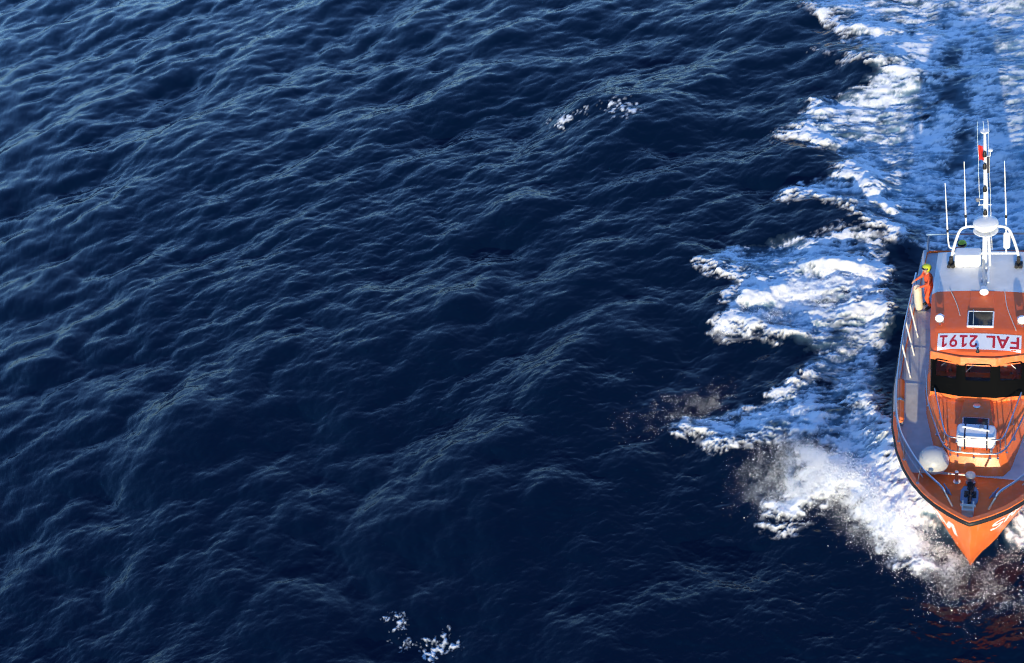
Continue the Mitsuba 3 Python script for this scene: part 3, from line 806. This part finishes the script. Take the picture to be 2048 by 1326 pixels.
aerial(list(curve([(-2.94, -0.93, 4.50), (-2.80, -1.02, 4.66), (-2.72, -1.05, 5.0), (-2.70, -1.06, 5.35)], 24)) + [(-2.70, -1.10, 7.16)], (-2.70, -1.06, 5.32), 'white whip aerial with a bent foot, leftmost of the three')
aerial([(-2.58, -0.52, 5.60), (-2.64, -0.53, 6.0), (-2.70, -0.56, 7.9)], (-2.64, -0.53, 5.92), 'white whip aerial standing on the arch left of the mast')
aerial([(-2.95, 0.62, 4.28), (-2.70, 0.60, 5.9), (-2.70, 0.53, 7.88)], (-2.70, 0.60, 5.85), 'white whip aerial right of the mast')
put('light_box', box_at((-2.86, 0.53, 4.62), (-2.72, 0.73, 5.22), 0.06), 'mat_white')
eb = put('equipment_box', box_at((-3.20, -0.88, 3.88), (-2.72, -0.10, 4.36), 0.07), 'mat_white')
put('recess', box_at((-3.62, -0.82, 3.93), (-3.22, -0.08, 3.985), 0.01), 'mat_strap', eb)
for y in (-0.62, -0.5, -0.42):
    put('hinge', box_at((-2.745, y - 0.012, 3.90), (-2.68, y + 0.012, 3.98), 0.008), 'mat_dull_steel', eb)
tb = put('lamp_boom', tube([(-2.80, -0.02, 4.15), (-2.3, 0.0, 4.12), (-1.55, 0.05, 4.10)], 0.045, 10), 'mat_dull_steel')
put('boom_foot', join(*[box_at((x - 0.06, -0.07, 3.90), (x + 0.06, 0.12, 4.08), 0.02) for x in (-2.5, -1.95, -1.55)]), 'mat_steel', tb)
put('strut', tube([(-2.5, 0.13, 4.12), (-1.7, 0.15, 4.12)], 0.028, 8), 'mat_white', tb)
put('lamp_hood', lathe([(0, -0.12), (0.07, -0.11), (0.115, -0.02), (0.125, 0.14), (0.11, 0.14), (0.09, 0.05), (0, 0.03)], (-1.38, 0.05, 4.10), 18, (1, 0, 0.02)), 'mat_white', tb)

# ------------------------------------------------------------------ deck gear
def rail(s):
    top = [(5.92, -0.46, 2.42), (5.84, -0.60, 2.75), (5.72, -0.74, 2.96), (5.16, -1.25, 3.0), (4.21, -1.78, 3.0), (3.54, -2.02, 2.97), (2.5, -2.20, 2.86), (1.0, -2.30, 2.72), (-1.0, -2.32, 2.62), (-3.0, -2.25, 2.55), (-4.2, -2.2, 2.50)]
    top = [(x, y * -s, z) for x, y, z in top]
    key = put('guard_rail', tube(curve(top, 110), 0.030, 8), 'mat_steel', label='tubular guard rail along the %s side' % ('port' if s > 0 else 'starboard'))
    mid = [(x + (0.0 if x < 5.6 else -0.1), y * 1.01, z - 0.36) for x, y, z in top[3:]]
    put('lower_rail', tube(curve(mid, 80), 0.013, 6), 'mat_steel', key)
    c = curve(top, 110)
    for x in (5.05, 4.15, 3.35, 2.3, 0.7, -0.4, -1.4, -2.4, -3.4, -4.2):
        i = np.argmin(np.abs(c[:, 0] - x) + (c[:, 2] < 2.4))
        p = c[i]
        put('stanchion', join(tube([(p[0], s * (float(gunwale(p[0])) - 0.05), float(sheer(p[0])) + 0.02), p], 0.018, 8), lathe([(0, 0), (0.045, 0), (0.045, 0.02), (0, 0.02)], (p[0], s * (float(gunwale(p[0])) - 0.05), float(sheer(p[0])) + 0.035), 10)), 'mat_steel', key)
    for x in (-0.5, -1.5, -2.5):
        # slanted stays of the boarding ladder rack between rail and deck
        i = np.argmin(np.abs(c[:, 0] - x))
        p = c[i]
        put('stay', tube([(p[0], p[1], p[2]), (p[0] + 0.75, s * (abs(p[1]) - 0.30), float(deck_z(p[0] + 0.75)) + 0.02)], 0.026, 8), 'mat_white', key)


rail(-1)
rail(1)
put('stern_rail', tube(curve([(-6.5, -2.02, 1.65), (-6.52, -1.95, 2.3), (-6.5, -1.7, 2.42), (-6.5, 1.7, 2.42), (-6.52, 1.95, 2.3), (-6.5, 2.02, 1.65)], 50), 0.04), 'mat_steel')
bl = put('bollard', join(tube([(4.55, -0.42, 1.84), (4.55, -0.42, 2.30)], 0.05, 12), lathe([(0, 0), (0.10, 0), (0.10, 0.03), (0, 0.03)], (4.55, -0.42, float(deck_z(4.55)) + 0.02), 16)), 'mat_steel', label='steel mooring post with a cross bar on the foredeck')
put('cross_bar', tube([(4.55, -0.64, 2.20), (4.55, -0.20, 2.20)], 0.028), 'mat_steel', bl)
zf = lambda x: float(deck_z(x)) + 0.03
ws = put('windlass', join(lathe([(0, 0), (0.12, 0), (0.13, 0.04), (0.09, 0.08), (0.075, 0.20), (0.12, 0.26), (0.14, 0.30), (0.13, 0.36), (0.10, 0.38), (0, 0.36)], (4.55, -0.06, zf(4.55)), 20)), 'mat_dull_steel', label='drum windlass on the foredeck')
put('motor', join(box_at((4.66, -0.14, zf(4.7)), (4.98, 0.02, zf(4.7) + 0.16), 0.03), tube([(4.7, 0.05, zf(4.7) + 0.12), (5.1, 0.0, zf(5) + 0.16)], 0.03)), 'mat_black', ws)
ap = Polygon([(4.85, -0.20), (5.0, -0.27), (5.35, -0.27), (5.62, -0.12), (5.62, 0.02), (5.35, 0.15), (5.0, 0.15), (4.85, 0.08)]).buffer(0.02)
m = trimesh.creation.extrude_polygon(ap, 0.02, engine='earcut')
m.apply_translation([0, 0, zf(5.3) + 0.03])
pl = put('anchor_plate', m, 'mat_blue_grey')
put('chain', join(*[lathe([(0.018, -0.012), (0.032, -0.012), (0.032, 0.012), (0.018, 0.012), (0.018, -0.012)], (x, -0.07, zf(5.3) + 0.08), 10, (0, 0.3 if i % 2 else 1, 1 if i % 2 else 0.3)) for i, x in enumerate(np.arange(4.75, 5.7, 0.06))]), 'mat_black', pl)
an = put('anchor', join(tube([(5.0, -0.02, zf(5.2) + 0.10), (5.55, -0.03, zf(5.5) + 0.14)], 0.03), tube([(5.02, -0.16, zf(5.0) + 0.1), (5.3, -0.02, zf(5.2) + 0.14), (5.02, 0.1, zf(5.0) + 0.1)], 0.025), box_at((5.0, -0.20, zf(5.0) + 0.06), (5.25, -0.10, zf(5.0) + 0.12), 0.02), box_at((5.0, 0.02, zf(5.0) + 0.06), (5.25, 0.12, zf(5.0) + 0.12), 0.02)), 'mat_black', label='dark anchor lying on the bow plate')
ro = put('bow_roller', join(box_at((5.62, -0.22, 2.16), (5.98, -0.18, 2.36), 0.015), box_at((5.62, 0.05, 2.16), (5.98, 0.09, 2.36), 0.015), box_at((5.60, -0.20, 2.14), (6.05, 0.07, 2.18), 0.01), box_at((5.72, -0.26, 2.28), (5.80, 0.13, 2.34), 0.02), tube([(5.92, -0.2, 2.30), (5.92, 0.07, 2.30)], 0.045, 12)), 'mat_cream', label='pale bow roller at the stem head')
for s in (-1, 1):
    c0 = np.array([5.0, s * 0.60 - 0.04, zf(5.0)])
    d = np.array([0.19, -0.10 * s, 0])
    put('cleat', join(capsule(c0 - d + [0, 0, 0.10], c0 + d + [0, 0, 0.10], 0.022), tube([c0 - d * 0.3, c0 - d * 0.3 + [0, 0, 0.1]], 0.02), tube([c0 + d * 0.3, c0 + d * 0.3 + [0, 0, 0.1]], 0.02), box_at(c0 - [0.1, 0.05, 0.0], c0 + [0.1, 0.05, 0.012])), 'mat_blue_grey')
# padded eye plates on the coachroof corners
for s in (-1, 1):
    put('eye_plate', join(lathe([(0.03, -0.01), (0.045, -0.01), (0.045, 0.01), (0.03, 0.01), (0.03, -0.01)], (3.3, s * 1.0, 2.55), 12, (0, 1, 0)), box_at((3.24, s * 1.0 - 0.04, 2.46), (3.36, s * 1.0 + 0.04, 2.50))), 'mat_steel')

# ------------------------------------------------------------------ loose things on board
R = 'life_raft'
labels[R] = {'label': 'white life raft canister strapped down on the orange coachroof', 'category': 'life raft'}
rb = box_at((3.22, -0.47, 2.47), (3.80, 0.55, 2.96), 0.11)
put('lid', rb.trim_by_plane([0, 0, 1], 2.72), 'mat_white', R)
put('base', box_at((3.24, -0.455, 2.46), (3.78, 0.535, 2.70), 0.08), 'mat_white', R)
put('seam', box_at((3.205, -0.485, 2.70), (3.815, 0.565, 2.725), 0.01), 'mat_dull_steel', R)
for y in (-0.25, 0.33):
    put('strap', box_at((3.205, y - 0.02, 2.46), (3.815, y + 0.02, 2.972), 0.012) - box_at((3.222, y - 0.03, 2.3), (3.798, y + 0.03, 2.958), 0.1), 'mat_strap', R)
put('grab_tube', capsule((3.42, -0.30, 2.975), (3.52, 0.36, 2.975), 0.03), 'mat_white', R)
put('release_unit', box_at((3.36, 0.12, 2.95), (3.50, 0.24, 3.03), 0.02), 'mat_blue_grey', R)
for y in (-0.37, 0.45):
    put('cradle', box_at((3.2, y - 0.03, 2.38), (3.9, y + 0.03, 2.50)), 'mat_dull_steel', R)

F = 'round_fender'
labels[F] = {'label': 'big pale grey ball fender resting on the side deck near the bow', 'category': 'fender'}
prof = [(0.0, 0.415)] + [(0.415 * math.sin(a), 0.415 * math.cos(a)) for a in np.linspace(0.15, math.pi, 20)]
bm = lathe(prof[::-1], (4.12, -1.06, deck_z(4.1) + 0.43), 36)
put('ball', bm, 'mat_fender_grey', F, True)
put('neck', lathe([(0, 0), (0.07, 0), (0.06, 0.07), (0.035, 0.10), (0, 0.10)], (4.52, -1.10, deck_z(4.1) + 0.48), 14, (0.95, -0.1, 0.15)), 'mat_blue_grey', F)

C = 'lifebuoy_case'
labels[C] = {'label': 'long orange tube case lashed to the starboard guard rail', 'category': 'tube case'}
put('tube', join(capsule((1.02, -2.23, 2.32), (2.72, -2.10, 2.42), 0.12)), 'mat_orange', C)
put('band', lathe([(0.122, -0.05), (0.130, -0.05), (0.130, 0.05), (0.122, 0.05), (0.122, -0.05)], (1.95, -2.16, 2.375), 20, (1.7, 0.13, 0.1)), 'mat_dull_steel', C)
put('bracket', box_at((1.3, -2.26, 1.85), (1.36, -2.12, 2.24)), 'mat_dull_steel', C)
put('bracket', box_at((2.4, -2.19, 1.85), (2.46, -2.05, 2.32)), 'mat_dull_steel', C)

K = 'long_fender'
labels[K] = {'label': 'cream cylindrical fender standing against the bulwark beside the crew member', 'category': 'fender'}
put('body', capsule((-3.25, -2.06, float(deck_z(-3.2)) + 0.16), (-3.45, -2.10, float(deck_z(-3.2)) + 0.82), 0.135, 0.13), 'mat_cream', K)
put('rope', tube([(-3.45, -2.10, float(deck_z(-3.2)) + 0.94), (-3.40, -2.20, 2.55)], 0.014, 6), 'mat_white', K)

put('flag', grid_mesh(np.stack(np.broadcast_arrays(-2.72 + 0.03 * np.sin(np.linspace(0, 7, 12))[None, :], np.linspace(-0.06, -0.19, 12)[None, :] + 0.05 * np.linspace(0, 1, 9)[:, None], np.linspace(8.42, 7.92, 9)[:, None]), -1)), 'mat_flag_red', None, True)
labels['flag'] = {'label': 'small red flag hanging beside the mast head', 'category': 'flag'}


# ------------------------------------------------------------------ crew
def smooth_body(bones, fine=0.035, rounds=6):
    m = M3.batch_boolean([M3.batch_hull([ball(ra, a, 14), ball(rb_, b, 14)]) for a, b, ra, rb_ in bones], manifold3d.OpType.Add)
    t = tm(m.refine_to_length(fine))
    t.merge_vertices()
    trimesh.smoothing.filter_taubin(t, iterations=rounds)
    return t


def person(at, face, pose, label, seated=False, helmet=True, stretch=None):
    """A crew member: at = feet (or seat foot point), face = heading angle; built in a local frame looking along +x."""
    key = number('person')
    labels[key] = {'label': label, 'category': 'person'}
    c, s = math.cos(face), math.sin(face)
    place = lambda p: np.array([at[0] + c * p[0] - s * p[1], at[1] + s * p[0] + c * p[1], at[2] + p[2]])
    hip, chest, neck, head = (0, 0.92), (0.02, 1.30), (0.04, 1.48), (0.07, 1.64)
    if seated:
        hip, chest, neck, head = (0, 0.60), (0.0, 0.98), (0.02, 1.18), (0.05, 1.34)
    J = lambda x, y, z: place((x, y, z))
    legs, arms, hands, feet = [], [], [], []
    for q in (-1, 1):
        h = (hip[0], 0.10 * q, hip[1])
        if seated:
            k, a = (0.44, 0.12 * q, 0.58), (0.42, 0.12 * q, 0.12)
        else:
            k, a = (0.05 + 0.10 * (q > 0), 0.11 * q, 0.50), (-0.02 + 0.06 * (q > 0), 0.12 * q, 0.10)
        legs += [(J(*h), J(*k), 0.095, 0.068), (J(*k), J(*a), 0.066, 0.048)]
        feet += [(J(*a), J(a[0] + 0.16, a[1] + 0.02 * q, 0.045), 0.052, 0.042)]
        sh = (neck[0] - 0.02, 0.19 * q, neck[1] - 0.07)
        el, wr = pose[q]
        arms += [(J(*sh), J(*el), 0.062, 0.048), (J(*el), J(*wr), 0.048, 0.034)]
        d = np.array(wr) - np.array(el)
        d = d / np.linalg.norm(d)
        side_ = np.cross(d, [0, 0, 1.0])
        side_ /= np.linalg.norm(side_) + 1e-9
        w = np.array(wr)
        palm = w + d * 0.08
        hands += [(J(*w), J(*palm), 0.030, 0.036)]
        for n_, ln in zip((-0.03, -0.01, 0.01, 0.03), (0.065, 0.08, 0.075, 0.055)):
            b0 = palm + side_ * n_
            b1 = b0 + d * ln * 0.6 - np.array([0, 0, 0.012])
            b2 = b1 + d * ln * 0.4 - np.array([0, 0, 0.03])
            hands += [(J(*b0), J(*b1), 0.010, 0.009), (J(*b1), J(*b2), 0.009, 0.008)]
        th = w + d * 0.03 + side_ * 0.035 * q
        hands += [(J(*th), J(*(th + d * 0.05 + side_ * 0.03 * q)), 0.012, 0.010)]
    torso = [(J(hip[0], -0.07, hip[1]), J(hip[0], 0.07, hip[1]), 0.115, 0.115), (J(hip[0], 0, hip[1]), J(chest[0], 0, chest[1]), 0.125, 0.14), (J(chest[0], -0.09, chest[1]), J(chest[0], 0.09, chest[1]), 0.115, 0.115), (J(neck[0] - 0.02, -0.17, neck[1] - 0.07), J(neck[0] - 0.02, 0.17, neck[1] - 0.07), 0.068, 0.068)]
    hx, hz = head
    skull = [(J(neck[0], 0, neck[1] - 0.08), J(hx - 0.02, 0, hz - 0.05), 0.058, 0.06), (J(hx - 0.02, 0, hz + 0.03), J(hx + 0.02, 0, hz - 0.05), 0.095, 0.075), (J(hx + 0.085, 0, hz + 0.005), J(hx + 0.105, 0, hz - 0.025), 0.012, 0.018), (J(hx + 0.05, 0, hz - 0.10), J(hx + 0.055, 0, hz - 0.10), 0.035, 0.035)]
    skull += [(J(hx - 0.01, 0.09 * q, hz + 0.01), J(hx - 0.01, 0.095 * q, hz - 0.03), 0.018, 0.014) for q in (-1, 1)]
    shrinked = lambda bs, f: [(a, b, ra * f, rb_ * f) for a, b, ra, rb_ in bs]
    put('body', smooth_body(shrinked(legs + arms + torso + feet, 0.85) + hands + skull, 0.03, 3), 'mat_skin', key, True)
    put('suit', smooth_body(legs + arms + torso, 0.05, 6), 'mat_suit', key, True, label='orange foul-weather suit')
    put('boot', smooth_body(shrinked(feet[:1], 1.15), 0.04, 3), 'mat_black', key, True)
    put('boot', smooth_body(shrinked(feet[1:], 1.15), 0.04, 3), 'mat_black', key, True)
    for q in (-1, 1):
        put('eye', ball(0.011, J(hx + 0.082, 0.033 * q, hz + 0.012), 8), 'mat_black', key, True)
    if helmet:
        cen = J(hx - 0.01, 0, hz + 0.035)
        dome = M3.sphere(0.148, 28).scale([1.08, 0.98, 1.0])
        cut = box_at((0.045, -0.3, -0.3), (0.4, 0.3, 0.035)) + box_at((-0.4, -0.3, -0.4), (0.4, 0.3, -0.10))
        dome = dome - M3.sphere(0.128, 24) - cut
        put('helmet', dome.rotate([0, 0, math.degrees(face)]).translate(cen.tolist()), 'mat_helmet', key, 40, label='yellow-green safety helmet')
        vis = M3.sphere(0.152, 28).scale([1.08, 0.98, 1.0]) - M3.sphere(0.146, 28).scale([1.08, 0.98, 1.0])
        vis = vis ^ box_at((0.02, -0.15, 0.02), (0.3, 0.15, 0.075))
        put('visor', vis.rotate([0, 0, math.degrees(face)]).translate(cen.tolist()), 'mat_black', key, 40)
    return key


rest = {-1: ((0.12, -0.27, 1.16), (0.36, -0.24, 1.10)), 1: ((0.12, 0.27, 1.16), (0.36, 0.22, 1.10))}
person((-3.45, -1.73, float(deck_z(-3.45)) + 0.03), math.radians(-60), {-1: ((0.10, -0.28, 1.16), (0.30, -0.34, 1.02)), 1: ((0.14, 0.26, 1.18), (0.38, 0.16, 1.10))}, 'crew member in orange suit and yellow-green helmet standing on the starboard side deck')
person((-5.0, -0.76, float(deck_z(-5.4)) - 0.08), math.radians(-20), rest, 'crew member behind the wheelhouse, only the yellow-green helmet showing')
drive = {-1: ((0.14, -0.28, 1.16), (0.40, -0.20, 1.20)), 1: ((0.14, 0.28, 1.16), (0.40, 0.20, 1.20))}
person((0.85, 0.72, 1.60), 0.0, drive, 'orange-suited crew member standing at the helm behind the right windscreen pane', False, False)
person((0.80, -0.62, 1.60), 0.0, drive, 'orange-suited crew member standing behind the left windscreen pane', False, False)

for pts_ in ([(-1.6, -0.95, 0), (-0.9, -0.72, 0), (-0.3, -0.58, 0)], [(-1.5, 0.62, 0), (-0.7, 0.72, 0), (0.3, 0.98, 0)], [(-0.6, -0.22, 0), (-0.2, -0.2, 0.06), (0.3, -0.19, 0)]):
    c = curve(pts_, 24)
    c[:, 2] += roof_z(c[:, 0], c[:, 1]) + 0.012
    put('roof_cable', tube(c, 0.011, 6), 'mat_cream')

# ------------------------------------------------------------------ spray: drops in the air
rng = np.random.default_rng(77)


def drops(pts, radius):
    """One small tetrahedron per drop."""
    n = len(pts)
    base = np.array([[1, 1, 1], [1, -1, -1], [-1, 1, -1], [-1, -1, 1]]) / math.sqrt(3)
    q = rng.normal(size=(n, 4))
    q /= np.linalg.norm(q, axis=1, keepdims=True)
    w, x, y, z = q.T
    Rm = np.stack([1 - 2 * (y * y + z * z), 2 * (x * y - z * w), 2 * (x * z + y * w), 2 * (x * y + z * w), 1 - 2 * (x * x + z * z), 2 * (y * z - x * w), 2 * (x * z - y * w), 2 * (y * z + x * w), 1 - 2 * (x * x + y * y)], -1).reshape(n, 3, 3)
    v = np.einsum('nij,kj->nki', Rm, base) * radius[:, None, None] * 1.35 + pts[:, None]
    f = np.array([[0, 1, 2], [0, 3, 1], [0, 2, 3], [1, 3, 2]])
    return v.reshape(-1, 3), (np.arange(n)[:, None, None] * 4 + f).reshape(-1, 3)


def clumpy(p, f, seed, lo, hi):
    return rng.random(len(p)) < sstep(lo, hi, meshkit.fbm(p * f, 3, seed))


def spray(key, label, outline, n, top, fade, size=(0.0075, 0.45), clump=(0.42, 0.62), f=2.2, seed=1, mirror=1):
    """Drops over an outline on the water: densest and highest well inside it, thinning over 'fade' metres past its edge."""
    g = Polygon(outline)
    x0, y0, x1, y1 = g.buffer(fade).bounds
    got, total = [], 0
    while total < n:
        p = np.stack([rng.uniform(x0, x1, n), rng.uniform(y0, y1, n)], -1)
        d = signed(outline, p)
        keep = rng.random(n) < np.where(d > 0, 0.35 + 0.65 * np.clip(d / 0.8, 0, 1), np.exp(d / (fade * 0.33)) * 0.35)
        p, d = p[keep], d[keep]
        h = np.abs(rng.normal(size=len(p))) * 0.45 * top * (0.35 + np.clip((d + fade) / (1.2 + fade), 0, 1))
        q = np.stack([p[:, 0], mirror * p[:, 1], 0.05 + h], -1)
        k = clumpy(q, f, seed, *clump)
        got.append(q[k]); total += k.sum()
    q = np.concatenate(got)[:n]
    r = np.exp(rng.normal(math.log(size[0]), size[1], len(q))).clip(0.003, 0.035)
    scene[key] = mikit.ply(drops(q, r), 'mat_droplet', smooth=False)
    labels[key] = {'label': label, 'category': 'spray', 'kind': 'stuff'}


BOWFRONT = [(2.2, -5.4), (2.4, -4.2), (3.0, -3.0), (4.4, -1.9), (5.2, -1.2), (6.0, -0.45), (6.3, -0.6), (6.3, -1.3), (5.8, -2.2), (5.0, -3.1), (4.2, -3.6), (4.1, -4.5), (4.3, -5.6), (3.6, -5.4)]
spray('bow_spray', 'dense white spray bursting from the starboard bow of the boat', BOWFRONT, 130000, 0.9, 0.55, size=(0.0064, 0.45), clump=(0.36, 0.58), f=3.0, seed=3)
spray('bow_spray_port', 'thin speckled spray on dark water in front of the port bow', [(6.3, -0.1), (5.2, -1.4), (4.3, -2.4), (5.4, -3.0), (7.2, -2.4), (7.9, -0.4), (7.4, 0.8), (6.9, 1.2)], 5500, 0.6, 0.9, size=(0.006, 0.5), seed=5, mirror=-1)
spray('bow_spray_fringe', 'sparse drops flung ahead of the bow wave over dark water', [(2.2, -6.6), (1.5, -5.0), (2.6, -4.6), (4.0, -5.2), (4.6, -6.6), (3.4, -7.0)], 6000, 0.6, 0.8, size=(0.0052, 0.5), f=3.5, seed=8)
spray('wave_tip_spray', 'fine golden mist of drops drifting off the tip of the bow wave', [(1.4, -11.3), (0.7, -10.6), (0.0, -9.4), (-0.3, -8.3), (0.5, -8.2), (1.3, -9.2), (1.5, -10.4)], 1800, 0.6, 1.0, size=(0.0052, 0.45), clump=(0.48, 0.68), f=3.0, seed=9)
spray('crest_spray', 'small drops thrown off the breaking wake crests', [(-4.4, -9.2), (-3.5, -9.0), (-5.0, -6.0), (-5.5, -3.6), (-7.2, -3.8), (-7.6, -6.0), (-5.6, -8.2)], 9000, 0.35, 0.5, size=(0.006, 0.45), seed=11)
